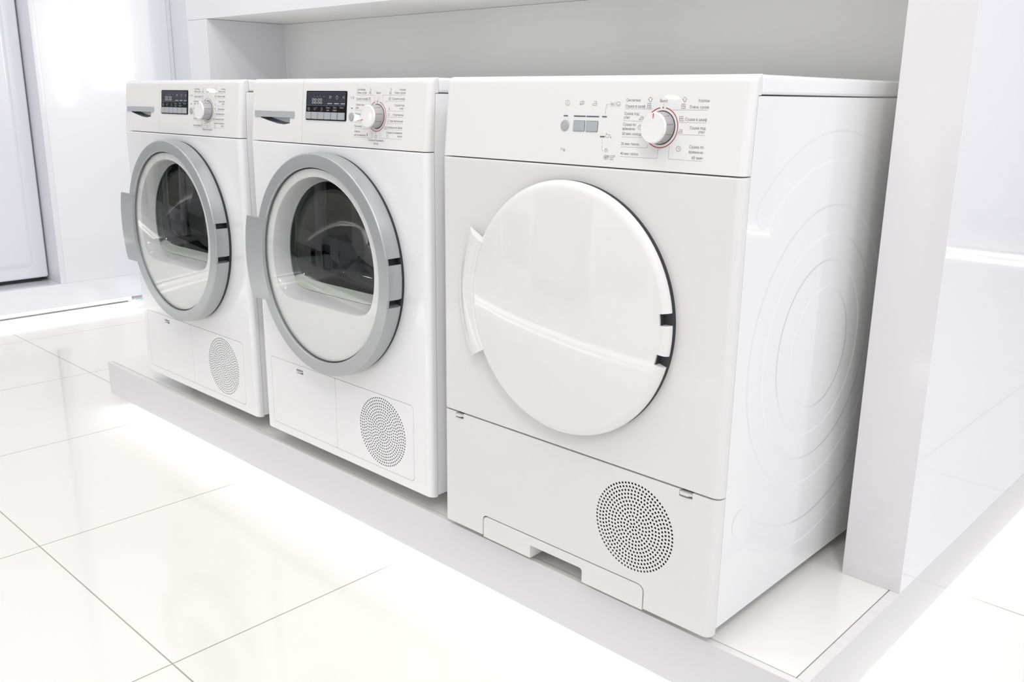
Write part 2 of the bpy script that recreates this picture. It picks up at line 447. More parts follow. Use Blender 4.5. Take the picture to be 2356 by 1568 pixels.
DATA = {
'T3': (('Синтетика',.3845,.4088,.7976),('Сушка в шкаф',.3838,.4184,.7893),('Сушка под',.3833,.4088,.779),('утюг',.3829,.3939,.7735),('Сушка по',.3827,.4052,.7638),('времени:',.3824,.4046,.7578),('20 мин холод.',.3824,.4167,.7508),('20 мин тепло',.3824,.4141,.7366),('40 мин тепло',.3828,.4144,.7228),('Выкл.',.4426,.4559,.7973),('Хлопок',.5044,.5222,.798),('Очень сухое',.4917,.5218,.7896),('Сушка в шкаф',.4866,.5209,.7732),('Сушка под',.4954,.5206,.7621),('утюг',.5099,.5204,.7571),('Сушка по',.4982,.5208,.737),('времени:',.4984,.5211,.7302),('60 мин',.5039,.5212,.7227),('7 kg',.2685,.2774,.7236)),
'L3': (((.3836,.7873),(.4313,.7878)),((.383,.7708),(.4168,.7705)),((.3822,.748),(.4162,.7481),(.4176,.749),(.4179,.7535)),((.3822,.734),(.4279,.7341),(.4291,.735),(.4295,.7388)),((.3825,.7202),(.4463,.7203),(.4475,.7214),(.4475,.733)),((.4491,.7958),(.4491,.7928)),((.4646,.7872),(.5213,.7877)),((.4774,.7707),(.5205,.771)),((.4771,.7545),(.5204,.7545)),((.4657,.7386),(.466,.7216),(.4672,.7208),(.5207,.7206))),
'I3': (((.4246,.7976),(.4245,.8003),(.4228,.7999),(.4223,.8009),(.4249,.8035),(.4268,.8036),(.4294,.8013),(.4291,.8002),(.4277,.8003),(.4279,.7976),(.4246,.7976)),((.4256,.8037),(.4263,.803)),((.4814,.7982),(.4812,.8008),(.4796,.8005),(.4792,.8014),(.4816,.804),(.4833,.804),(.4859,.8018),(.4855,.8007),(.4842,.8008),(.4844,.7982),(.4814,.7982)),((.4218,.7953),(.4276,.7954),(.4277,.7892),(.4219,.7892),(.4218,.7953)),((.4247,.7953),(.4248,.7892)),((.4218,.7922),(.4276,.7923)),((.4786,.7952),(.484,.7952),(.4842,.7893),(.4787,.7892),(.4786,.7952)),((.4813,.7952),(.4815,.7893)),((.4787,.7922),(.4841,.7923)),((.4775,.7787),(.483,.7788),(.4832,.7728),(.4777,.7727),(.4775,.7787)),((.4803,.7788),(.4804,.7728)),((.4776,.7757),(.4831,.7758)),((.4099,.7727),(.4167,.7728),(.4167,.7769),(.412,.7772)),((.4099,.7727),(.4116,.775),(.4165,.7752)),((.4778,.7565),(.4841,.7568),(.484,.7608),(.4797,.761)),((.4778,.7565),(.4793,.7588),(.4839,.7591)),((.4163,.7624),(.4161,.761),(.4153,.7599),(.414,.7592),(.4125,.7592),(.411,.7598),(.4099,.7608),(.4094,.7622),(.4095,.7636),(.4104,.7647),(.4117,.7654),(.4132,.7654),(.4147,.7648),(.4158,.7638),(.4163,.7624)),((.4126,.7644),(.4129,.7619),(.4149,.7619)),((.4847,.7355),(.4845,.734),(.4837,.7328),(.4823,.7321),(.4807,.732),(.4792,.7326),(.4781,.7337),(.4775,.7352),(.4777,.7367),(.4785,.7379),(.4799,.7386),(.4815,.7387),(.483,.7381),(.4841,.7369),(.4847,.7355)),((.481,.7375),(.4812,.7349),(.4832,.735)),((.3548,.7937),(.3608,.7934)),((.3568,.7965),(.361,.7934),(.3575,.7902)),((.362,.7965),(.3623,.7902)),((.3658,.7966),(.3646,.7903)),((.3743,.7938),(.3741,.7924),(.3733,.7914),(.372,.7907),(.3705,.7907),(.369,.7913),(.368,.7923),(.3675,.7937),(.3676,.795),(.3685,.7961),(.3698,.7967),(.3713,.7967),(.3727,.7961),(.3738,.7951),(.3743,.7938)),((.3691,.7935),(.3711,.7921),(.3727,.7935)),((.2787,.7944),(.2785,.7927),(.2775,.7913),(.276,.7906),(.2742,.7905),(.2724,.7913),(.2711,.7926),(.2705,.7943),(.2707,.7961),(.2717,.7974),(.2733,.7982),(.2751,.7982),(.2768,.7975),(.2781,.7961),(.2787,.7944)),((.2743,.797),(.2746,.7918)),((.2985,.7919),(.2994,.7962),(.3029,.7973),(.3065,.7968),(.3034,.7925),(.2985,.7919)),((.2992,.7921),(.3038,.7957)),((.3049,.792),(.3069,.7947)),((.323,.7917),(.3305,.7912),(.3303,.797),(.3256,.7973)),((.323,.7917),(.325,.7943),(.3302,.7942)),((.3484,.7799),(.3486,.7831)),((.3487,.7847),(.3489,.7873)),((.3489,.7885),(.3491,.7915)),((.3493,.7925),(.352,.7934)),((.3473,.744),(.3475,.7413)),((.3476,.7392),(.3477,.736)),((.3479,.7339),(.348,.7307)),((.3482,.7291),(.3488,.7275),(.3511,.7273)),((.3542,.7527),(.3529,.7468),(.3571,.7454),(.3611,.7498),(.3544,.7508)),((.3622,.7456),(.3623,.7479),(.3635,.7456),(.3622,.7456)),((.3581,.7277),(.358,.7268),(.3575,.7261),(.3566,.7257),(.3557,.7256),(.3547,.726),(.3541,.7266),(.3537,.7275),(.3538,.7283),(.3544,.729),(.3552,.7294),(.3562,.7295),(.3571,.7291),(.3578,.7285),(.3581,.7277)),((.3555,.731),(.3556,.73)),((.3581,.7298),(.3575,.7291)),((.3594,.7273),(.3603,.7273)),((.3582,.7253),(.359,.7245)),((.3536,.7296),(.3542,.729)),((.3601,.7178),(.3599,.7164),(.3591,.7152),(.3578,.7145),(.3562,.7145),(.3547,.715),(.3536,.716),(.353,.7174),(.3532,.7188),(.3541,.7199),(.3554,.7206),(.357,.7207),(.3585,.7202),(.3596,.7191),(.3601,.7178)),((.3563,.7201),(.3569,.715)),((.3536,.7187),(.3596,.7165)),((.3593,.719),(.3539,.7162)),((.3623,.7202),(.3616,.7143)),((.3636,.7203),(.3704,.7204)),((.3642,.7182),(.3709,.7183)),((.3648,.7161),(.3709,.7161)),((.3646,.7145),(.3709,.7144)),((.3734,.7201),(.3733,.7196),(.3731,.7192),(.3726,.719),(.3721,.719),(.3716,.7192),(.3712,.7195),(.371,.72),(.3711,.7205),(.3713,.7209),(.3718,.7211),(.3723,.7211),(.3728,.7209),(.3732,.7206),(.3734,.7201)),((.3622,.7196),(.3622,.7191),(.3619,.7187),(.3614,.7185),(.3609,.7184),(.3603,.7186),(.36,.719),(.3598,.7194),(.3598,.7199),(.3601,.7203),(.3606,.7206),(.3611,.7206),(.3617,.7204),(.362,.72),(.3622,.7196))),
'dots3': ((.4282,.7895),(.485,.7919),(.485,.7894),(.4842,.7731),(.4817,.7985),(.4837,.7985)),
'T2': (('Синтетика',.3776,.4024,.8111),('Очень сухое',.3769,.4069,.8054),('Сушка в шкаф',.3758,.41,.7943),('Сушка под',.375,.4002,.7832),('утюг',.3745,.3847,.7773),("Рубашки 15'",.3742,.4015,.766),("Супер 40'",.3738,.3968,.7544),('Пуховики',.3735,.3961,.7433),('Шерсть',.3742,.392,.7336),('распушивание',.3739,.4088,.7271),('Выкл.',.4364,.4499,.8054),('Хлопок',.5031,.5208,.8112),('Очень сухое',.4889,.5203,.8057),('Сушка в шкаф',.4828,.519,.7951),('Сушка под',.4912,.5186,.7836),('утюг',.506,.5169,.778),('Спортивная',.4873,.5171,.7664),('Чувствительная',.4787,.5166,.7553),('Смешанное бельё',.4747,.5161,.7437),('Сушка по времени',.4702,.5165,.7344),('тепло',.5028,.5168,.7284),('Сушка по времени',.4183,.4637,.7189),('холод',.4344,.4488,.7132)),
'L2': (((.3766,.803),(.4309,.803),(.4314,.7908)),((.3755,.7923),(.4196,.7921),(.4196,.7874)),((.3744,.7744),(.4033,.7748)),((.3744,.7628),(.4017,.7634)),((.3733,.7519),(.4058,.7525)),((.3736,.7406),(.4178,.7407),(.4176,.7433)),((.3741,.7241),(.4285,.7246),(.428,.736)),((.4425,.8021),(.4428,.7937)),((.5198,.8035),(.4554,.8031),(.4548,.7911)),((.5185,.7927),(.4654,.7923),(.465,.7875)),((.5171,.7752),(.4706,.7744)),((.5169,.764),(.4715,.7637)),((.5161,.7528),(.4709,.7523)),((.5159,.7416),(.4627,.7409),(.4626,.7427)),((.5163,.7252),(.4525,.725),(.4519,.7368)),((.4397,.7364),(.4397,.7312))),
'I2': (((.4148,.8093),(.4198,.8093)),((.4149,.8074),(.4199,.8074)),((.4144,.8055),(.4207,.8056)),((.4154,.8093),(.4151,.8055)),((.4192,.8093),(.4195,.8055)),((.4137,.7984),(.4188,.7984)),((.4139,.7965),(.4189,.7965)),((.4134,.7946),(.4197,.7946)),((.4144,.7984),(.414,.7946)),((.4181,.7984),(.4184,.7946)),((.4748,.8089),(.4796,.809)),((.4749,.8071),(.4797,.8071)),((.4745,.8053),(.4805,.8053)),((.4754,.8089),(.4751,.8053)),((.479,.809),(.4793,.8053)),((.4738,.7988),(.4786,.7989)),((.474,.797),(.4788,.797)),((.4735,.7951),(.4795,.7952)),((.4744,.7988),(.4741,.7951)),((.478,.7989),(.4783,.7952)),((.4166,.8156),(.4204,.8132),(.4185,.8114),(.416,.8132)),((.477,.8152),(.4808,.8143),(.4795,.8111),(.4774,.8133),(.477,.8152)),((.4734,.7774),(.4779,.7775),(.4766,.7802),(.4739,.7802)),((.4732,.77),(.477,.7701),(.4762,.7664),(.4743,.7663),(.4732,.77)),((.4727,.7584),(.4757,.7585)),((.4728,.7565),(.4758,.7566)),((.473,.7547),(.476,.7548)),((.4653,.7465),(.4721,.7467),(.4724,.743),(.4656,.7428),(.4653,.7465)),((.4683,.7466),(.4686,.7429)),((.404,.7439),(.4069,.7482),(.4104,.7445),(.404,.7439)),((.4129,.7317),(.4153,.7318),(.4156,.728),(.4132,.7279),(.4129,.7317)),((.414,.7317),(.4143,.7279)),((.3581,.8001),(.3585,.7953)),((.3581,.8001),(.3621,.7973),(.3622,.7954)),((.3651,.8002),(.365,.7954)),((.3676,.8002),(.3674,.7954)),((.3663,.8002),(.3663,.7954)),((.4435,.7273),(.4431,.7258),(.4416,.7247),(.4397,.7247),(.4381,.7256),(.4373,.7271),(.4378,.7287),(.4393,.7297),(.4412,.7298),(.4428,.7289),(.4435,.7273)),((.4773,.7295),(.4769,.7281),(.4756,.7272),(.474,.7271),(.4725,.7279),(.4719,.7293),(.4723,.7307),(.4736,.7316),(.4753,.7316),(.4767,.7308),(.4773,.7295))),
'G2': (((.2177,.7763),(.2198,.7776),(.224,.7774),(.2251,.7744),(.223,.7718),(.2194,.7723),(.2177,.7763)),((.2213,.7764),(.2215,.7741),(.2236,.7742)),((.2403,.7767),(.2438,.7769),(.2452,.7742),(.2423,.7727),(.2392,.7741),(.2403,.7767)),((.2474,.7773),(.2492,.7773)),((.2482,.7782),(.2483,.7764)),((.2642,.778),(.2677,.7771),(.2689,.7736),(.2655,.7715),(.2628,.772)),((.2634,.776),(.2662,.7746)),((.29,.7962),(.2909,.8),(.2957,.8004),(.2979,.7988),(.2943,.7963),(.29,.7962)),((.2908,.7967),(.2966,.7994)),((.313,.7964),(.3128,.7998),(.3158,.8013),(.3193,.7994),(.3195,.796),(.3166,.794),(.313,.7964)),((.3149,.7984),(.3171,.7989)),((.3345,.7978),(.3393,.8003),(.3396,.7955),(.3345,.7978)),((.2387,.8008),(.2394,.7983)),((.2486,.7997),(.2513,.7984)),((.2592,.8005),(.2584,.798)),((.2707,.7991),(.2742,.7993))),
'B2': (((.2855,.7858),(.3001,.786)),((.3078,.7859),(.3222,.786)),((.3295,.7858),(.342,.786))),
'F2': (((.2158,.8068),(.3433,.8071)),((.3433,.8071),(.3426,.7816)),((.2146,.7816),(.3423,.7819))),
'DG': (('00:00',.2322,.2668,.7907),('00:00',.2317,.2669,.7849)),
'DT': (('Пониж.',.2814,.2939,.7764),('темп.',.2825,.2922,.7716),('Легко',.3045,.3153,.7768),('гладить',.3033,.3168,.772),('Сигнал',.3259,.3393,.7771)),
'BT': (((.2112,.7686),(.2313,.7552)),((.2327,.7687),(.2536,.7553)),((.2547,.7689),(.2753,.7553)),((.2765,.7691),(.2974,.7554)),((.299,.7693),(.3193,.7555)),((.3212,.7694),(.3432,.7556))),
'scoop': ((.0395,.754),(.0741,.7475),(.1079,.7426),(.131,.7415),(.1519,.7445),(.1523,.7543)),
'disc': ((.2109,.7532),(.2147,.8093),(.3476,.8092),(.3447,.7531),(.3548,.7619),(.3709,.7623),(.3625,.7698),(.3637,.7539)),
'ring': ((.4419,.7907),(.469,.7662),(.4407,.7374))}

# ------------------------------------------------------------------ things
def thing(name, label, cat, loc=(0, 0, 0), group=None):
    o = bpy.data.objects.new(name, None); COL.objects.link(o); o.location = loc
    o.empty_display_size = 0.1
    o['label'] = label; o['category'] = cat
    if group: o['group'] = group
    return o
def tag(o, label, cat, group=None):
    o['label'] = label; o['category'] = cat
    if group: o['group'] = group
    return o
def struct(o): o['kind'] = 'structure'; return o

# ------------------------------------------------------------------ the setting
mb = MB(); mb.grid([[(-9, -7, 0), (9, -7, 0)], [(-9, 9, 0), (9, 9, 0)]]); struct(mb.build('floor', 'floor', None, 0))

HP = 0.10 + ZO            # plinth top
# ---- main display stand
stand = thing('display_stand', 'white open display stand on a low glowing plinth holding the three dryers', 'display stand', (0, 0, 0))
x0, x1, yf, yb = -1.556, 0.733, 0.0145, 1.6
NY = 0.365                # front plane of the upright panels
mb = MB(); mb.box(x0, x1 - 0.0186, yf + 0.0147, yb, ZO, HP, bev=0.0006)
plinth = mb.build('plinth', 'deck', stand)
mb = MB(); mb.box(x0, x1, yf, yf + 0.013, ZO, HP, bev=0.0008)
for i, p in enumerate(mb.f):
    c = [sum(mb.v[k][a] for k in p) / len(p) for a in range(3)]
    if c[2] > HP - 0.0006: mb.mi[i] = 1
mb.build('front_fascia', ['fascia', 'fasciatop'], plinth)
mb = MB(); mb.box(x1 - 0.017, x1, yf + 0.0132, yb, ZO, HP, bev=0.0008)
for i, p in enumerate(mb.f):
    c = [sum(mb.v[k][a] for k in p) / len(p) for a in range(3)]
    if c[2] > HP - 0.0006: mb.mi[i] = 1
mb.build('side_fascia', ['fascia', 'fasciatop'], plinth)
mb = MB(); mb.box(x0 + 0.1, x1 - 0.1, yf + 0.1, yb - 0.1, 0.0, ZO)
mb.build('toe_kick', 'laminate', plinth)
mb = MB()
mb.box(x0 + 0.06, x1 - 0.045, 0.048, 0.060, ZO - 0.005, ZO)
mb.box(x1 - 0.047, x1 - 0.035, 0.062, yb - 0.1, ZO - 0.005, ZO)
mb.build('led_strip', 'led', plinth, 0)
ZH = 1.119 + ZO
mb = MB(); mb.box(-1.560, -1.4545, NY, 0.6535, HP, ZH - 0.0006, bev=0.0008)
ep = mb.build('end_panel', 'laminate', stand)
mb = MB(); mb.box(-1.4545, -1.440, NY - 0.0012, 0.635, HP, ZH - 0.0006, bev=0.0008); mb.build('edge_strip', 'laminate', ep)
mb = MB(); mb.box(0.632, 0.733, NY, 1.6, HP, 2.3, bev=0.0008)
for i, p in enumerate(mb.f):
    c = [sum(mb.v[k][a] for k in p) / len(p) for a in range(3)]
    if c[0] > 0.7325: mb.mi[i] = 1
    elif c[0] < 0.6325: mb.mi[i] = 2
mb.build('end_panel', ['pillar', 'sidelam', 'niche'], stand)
mb = MB(); mb.box(-1.560, 0.6315, NY, 0.6535, ZH, 2.3, bev=0.0008)
for i, p in enumerate(mb.f):
    c = [sum(mb.v[k][a] for k in p) / len(p) for a in range(3)]
    if c[2] < ZH + 0.001: mb.mi[i] = 1
mb.build('header_panel', ['laminate', 'niche'], stand)
mb = MB(); mb.box(-1.4395, 0.6315, 0.6355, 0.6535, HP, ZH - 0.0006); mb.build('back_panel', 'niche', stand)

# ---- far left display stand, turned to face the aisle
LX = -2.876
far = thing('display_stand', 'far white display stand behind the dryers, at the left edge of the photo', 'display stand', (0, 0, 0))
mb = MB(); mb.box(LX - 0.9, LX, -3.2, 0.96, ZO, HP, bev=0.001); fp = mb.build('plinth', 'wallpanel', far)
mb = MB(); mb.box(LX - 0.85, LX - 0.09, -3.1, 0.718, 0.004, ZO); mb.build('toe_kick', 'wallpanel', fp)
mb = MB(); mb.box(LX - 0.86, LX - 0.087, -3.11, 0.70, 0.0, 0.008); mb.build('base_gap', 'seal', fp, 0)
mb = MB(); mb.box(LX - 0.05, LX - 0.038, -3.1, 0.95, ZO - 0.006, ZO); mb.build('led_strip', 'led', fp, 0)
mb = MB(); mb.box(LX - 0.5, LX - 0.002, 0.4025, 0.962, HP, 2.4, bev=0.001)
wp = mb.build('wall_panel', 'wallpanel', far)
mb = MB(); mb.box(LX - 0.5, LX, 0.380, 0.402, HP, 2.4, bev=0.001)
for i, p in enumerate(mb.f):
    c = [sum(mb.v[k][a] for k in p) / len(p) for a in range(3)]
    if c[1] < 0.3805: mb.mi[i] = 1
mb.build('edge_strip', ['laminate', 'endface'], wp)
# tall appliance in that stand
ap = thing('household_appliance', 'tall cool-white appliance in the far stand, cut by the left edge of the photo', 'appliance', (LX - 0.114, 0.04, HP))
mb = MB(); mb.box(-0.6, 0.0, -0.30, 0.334, 0.018, 1.75, bev=0.010, seg=4); cb = mb.build('cabinet', 'appl', ap)
mb = MB()
lp = rrect(-0.24, 0.275, 0.07, 1.6, 0.03, 6); lq = inset(lp, 0.018)
mb.tess([lq], lambda a, b: (0.007, a, b)); mb.grid([[(0.007, a, b) for a, b in lq], [(0.0005, a, b) for a, b in lp]], close=True)
mb.build('door_panel', 'appl', ap, 60, 'recalc')
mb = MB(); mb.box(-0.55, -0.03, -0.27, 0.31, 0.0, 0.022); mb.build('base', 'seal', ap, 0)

# ---- wall and glass behind the left end
mb = MB(); mb.box(LX - 0.02, LX + 0.004, 0.9625, 0.978, ZO, 2.4, bev=0.001)
for zz in (1.29, 1.09): mb.box(LX - 0.02, LX + 0.0045, 0.9623, 0.9785, zz, zz + 0.003)
struct(mb.build('trim_1', 'laminate', None))
mb = MB(); mb.box(LX - 0.02, -2.64, 0.979, 1.03, 0, 2.4); struct(mb.build('wall_left', 'pale', None))
mb = MB()
mb.box(-2.96, -1.75, 0.735, 0.93, 0.002, 0.014, bev=0.004, seg=3)
tag(mb.build('glass_plate', 'plate', None), 'pale blue glass plate lying on the floor behind the left dryer', 'glass plate')

# ---- surroundings that only reflections show
mb = MB(); mb.box(-9, 9, -2.75, -2.65, 0, 1.25, bev=0.002); fw = struct(mb.build('wall_front', 'wallpanel', None))
mb = MB(); mb.box(-9, 0.4, -2.65, -1.50, ZO, HP); mb.box(-9, 0.4, -2.65, -1.60, 0, ZO); mb.build('plinth', 'laminate', fw)
mb = MB(); mb.box(-9, 0.4, -1.555, -1.543, ZO - 0.006, ZO); mb.build('led_strip', 'ledbright', fw, 0)
for k in range(12):  # unseen plain boxes, added to give the door glass dark patches to reflect
    mb = MB(); xa = -7.6 + 0.66 * k; mm = ('wallpanel', 'black', 'wallpanel', 'greyplastic')[k % 4]
    mb.box(xa, xa + 0.60, -2.60, -1.95 - 0.04 * (k % 3), HP, HP + 0.85 - 0.12 * (k % 2), bev=0.006)
    ob = mb.build('reflection_block', mm, fw)
    mb = MB(); mb.box(xa + 0.08, xa + 0.52, -1.965 - 0.04 * (k % 3), -1.935 - 0.04 * (k % 3), HP + 0.14, HP + 0.56, bev=0.004); mb.build('reflection_block_inset', ('black', 'greyplastic', 'silver', 'black')[k % 4], ob)
mb = MB(); mb.box(-2, 9, 5.6, 5.7, 0, 2.5); bw = struct(mb.build('wall_back', 'wallpanel', None))
mb = MB(); mb.box(0.8, 9, 5.2, 5.6, ZO, HP); mb.build('plinth', 'laminate', bw)
mb = MB(); mb.box(0.8, 9, 5.25, 5.27, ZO - 0.006, ZO); mb.build('led_strip', 'led', bw, 0)

# ------------------------------------------------------------------ dryers
W, H, D = 0.586, 0.8343, 0.585
def cabinet(root, zs1, zbot, hollow, mat):
    mb = MB()
    side = [(0.019, zbot), (0.019, zs1), (0.0234, 0.8065), (D, 0.8065), (D, zbot)]
    for x, fl in ((0.0, False), (W, True)):
        ids = [mb.vert((x, y, z)) for y, z in side]; mb.face(ids if fl else ids[::-1], 0)
    n = len(side)
    for i in range(n):
        j = (i + 1) % n
        if hollow and i in (0,): continue
        (y, z), (y2, z2) = side[i], side[j]
        mb.face([mb.vert(p) for p in ((0, y, z), (W, y, z), (W, y2, z2), (0, y2, z2))], 1)
    o = mb.build('cabinet', [mat, 'enamel'], root, 20, 'recalc')
    mb = MB(); mb.box(0, W, 0.031, D, 0.8082, H - 0.0004, bev=0.005, seg=3); mb.build('lid', 'enamel', root)
    for i, (fx, fy) in enumerate(((0.06, 0.11), (W - 0.06, 0.11), (0.05, D - 0.06), (W - 0.05, D - 0.06))):
        mb = MB()
        for r0, za, zb in ((0.019, 0.0, 0.010), (0.011, 0.010, zbot + 0.004)):
            rows = [[(fx + r * math.cos(2 * PI * k / 20), fy + r * math.sin(2 * PI * k / 20), z) for k in range(20)] for r, z in ((0.001, za), (r0, za), (r0, zb), (0.001, zb))]
            mb.grid(rows, 0, True)
        mb.build('foot', 'foot', root, 40, 'recalc')
    return o
def panel_ext(zs1):
    return lambda z: 0.0302 if z > 0.80745 else 0.0182 + 0.0044 * max(0.0, z - zs1) / (0.8065 - zs1)
SPLIT = (0.8074, 0.8075)
def panel_maps(zs1):
    k = 0.0127 / (H - zs1)
    slant = lambda z: max(0.0, (z - zs1) * k)
    on = lambda e: (lambda x, z: (x, slant(z) - e, z))
    return slant, on
def knob(root, slant, cx, cz, ang, r=0.0222, p=0.0215, nl=10):
    fz = lambda x, z: slant(z)
    mb = MB()
    prof = [(r - 0.0035, -p + 0.0008), (r - 0.0028, -p + 0.0004), (r - 0.0018, -p + 0.0010), (r - 0.0011, -p + 0.0032), (r - 0.0006, -p * 0.55), (r, -0.0012), (r, -0.0002)]
    mb.lathe(cx, cz, prof[3:], 60, 0, fz=fz)
    for k in range(nl):
        a = 2 * PI * (k + 0.35) / nl
        for sgn in (1,):
            pts = []
            for rr, y in ((r - 0.0010, -p + 0.0050), (r + 0.00012, -0.0045)):
                for da in (-0.012, 0.012): pts.append((cx + rr * math.cos(a + da), y, cz + rr * math.sin(a + da)))
            pts = [(x, y + slant(z) , z) for x, y, z in pts]
            q = [mb.vert((cx + (x - cx) * 1.004, y, cz + (z - cz) * 1.004)) for x, y, z in (pts[0], pts[1], pts[3], pts[2])]
            mb.face(q, 1)
    kn = mb.build('program_knob', ['knobside', 'lamp'], root, 50, 'recalc')
    mb = MB()
    mb.lathe(cx, cz, [(0.0, -p + 0.0006)] + prof[:4], 60, 0, fz=fz); mb.build('knob_cap', 'knobface', kn, 60, 'recalc')
    mb = MB(); a = math.radians(ang); d = (math.cos(a), math.sin(a)); fn = lambda x, z: (x, slant(z) - p - 0.0004, z)
    add_stroke(mb, [(cx + d[0] * (r - 0.0085), cz + d[1] * (r - 0.0085)), (cx + d[0] * (r - 0.0026), cz + d[1] * (r - 0.0026))], 0.0012, fn)
    mb.build('pointer_mark', 'red', kn, 0)
    mb = MB(); add_arc(mb, cx, cz, r - 0.001, r + 0.0012, 0, 360, lambda x, z: (x, slant(z) - 0.0004, z)); mb.build('knob_base_shadow', 'seal', kn, 0)  # flat dark ring painted on the panel as the knob's base shadow
    return kn
def oval_button(root, cx, cz, r, slant):
    mb = MB(); mb.lathe(cx, cz, [(0.0, -0.0016), (r - 0.0016, -0.0016), (r - 0.0004, -0.0012), (r, -0.0002)], 32, fz=lambda x, z: slant(z))
    b = mb.build('button', 'btn', root, 60, 'recalc'); return b

def latch(parent, xa, xb, zt, zb):
    """small tab standing in its notch"""
    mb = MB(); mid = (zt + zb) / 2
    pts = [(xa + 0.0008, mid + 0.0008), (xb - 0.004, mid + 0.0008), (xb - 0.004, mid - 0.0006), (xa + 0.0008, mid - 0.0006)]
    loopx = [(xa + 0.0005, 0.008), (xa + 0.0005, 0.000), (xa + 0.004, -0.0035), (xb - 0.006, -0.0035), (xb - 0.004, 0.000), (xb - 0.001, 0.001), (xb - 0.001, 0.008)]
    for z, fl in ((mid + 0.0014, False), (mid - 0.0010, True)):
        ids = [mb.vert((x, y, z + (0.0012 if y > 0.004 else 0))) for x, y in loopx]; mb.face(ids[::-1] if fl else ids)
    n = len(loopx)
    for i in range(n):
        j = (i + 1) % n; (x, y), (x2, y2) = loopx[i], loopx[j]
        q = lambda yy: 0.0012 if yy > 0.004 else 0
        mb.face([mb.vert(p) for p in ((x, y, mid + 0.0014 + q(y)), (x2, y2, mid + 0.0014 + q(y2)), (x2, y2, mid - 0.0010 + q(y2)), (x, y, mid - 0.0010 + q(y)))])
    mb.build('latch', 'plastic', parent, 20, 'recalc')

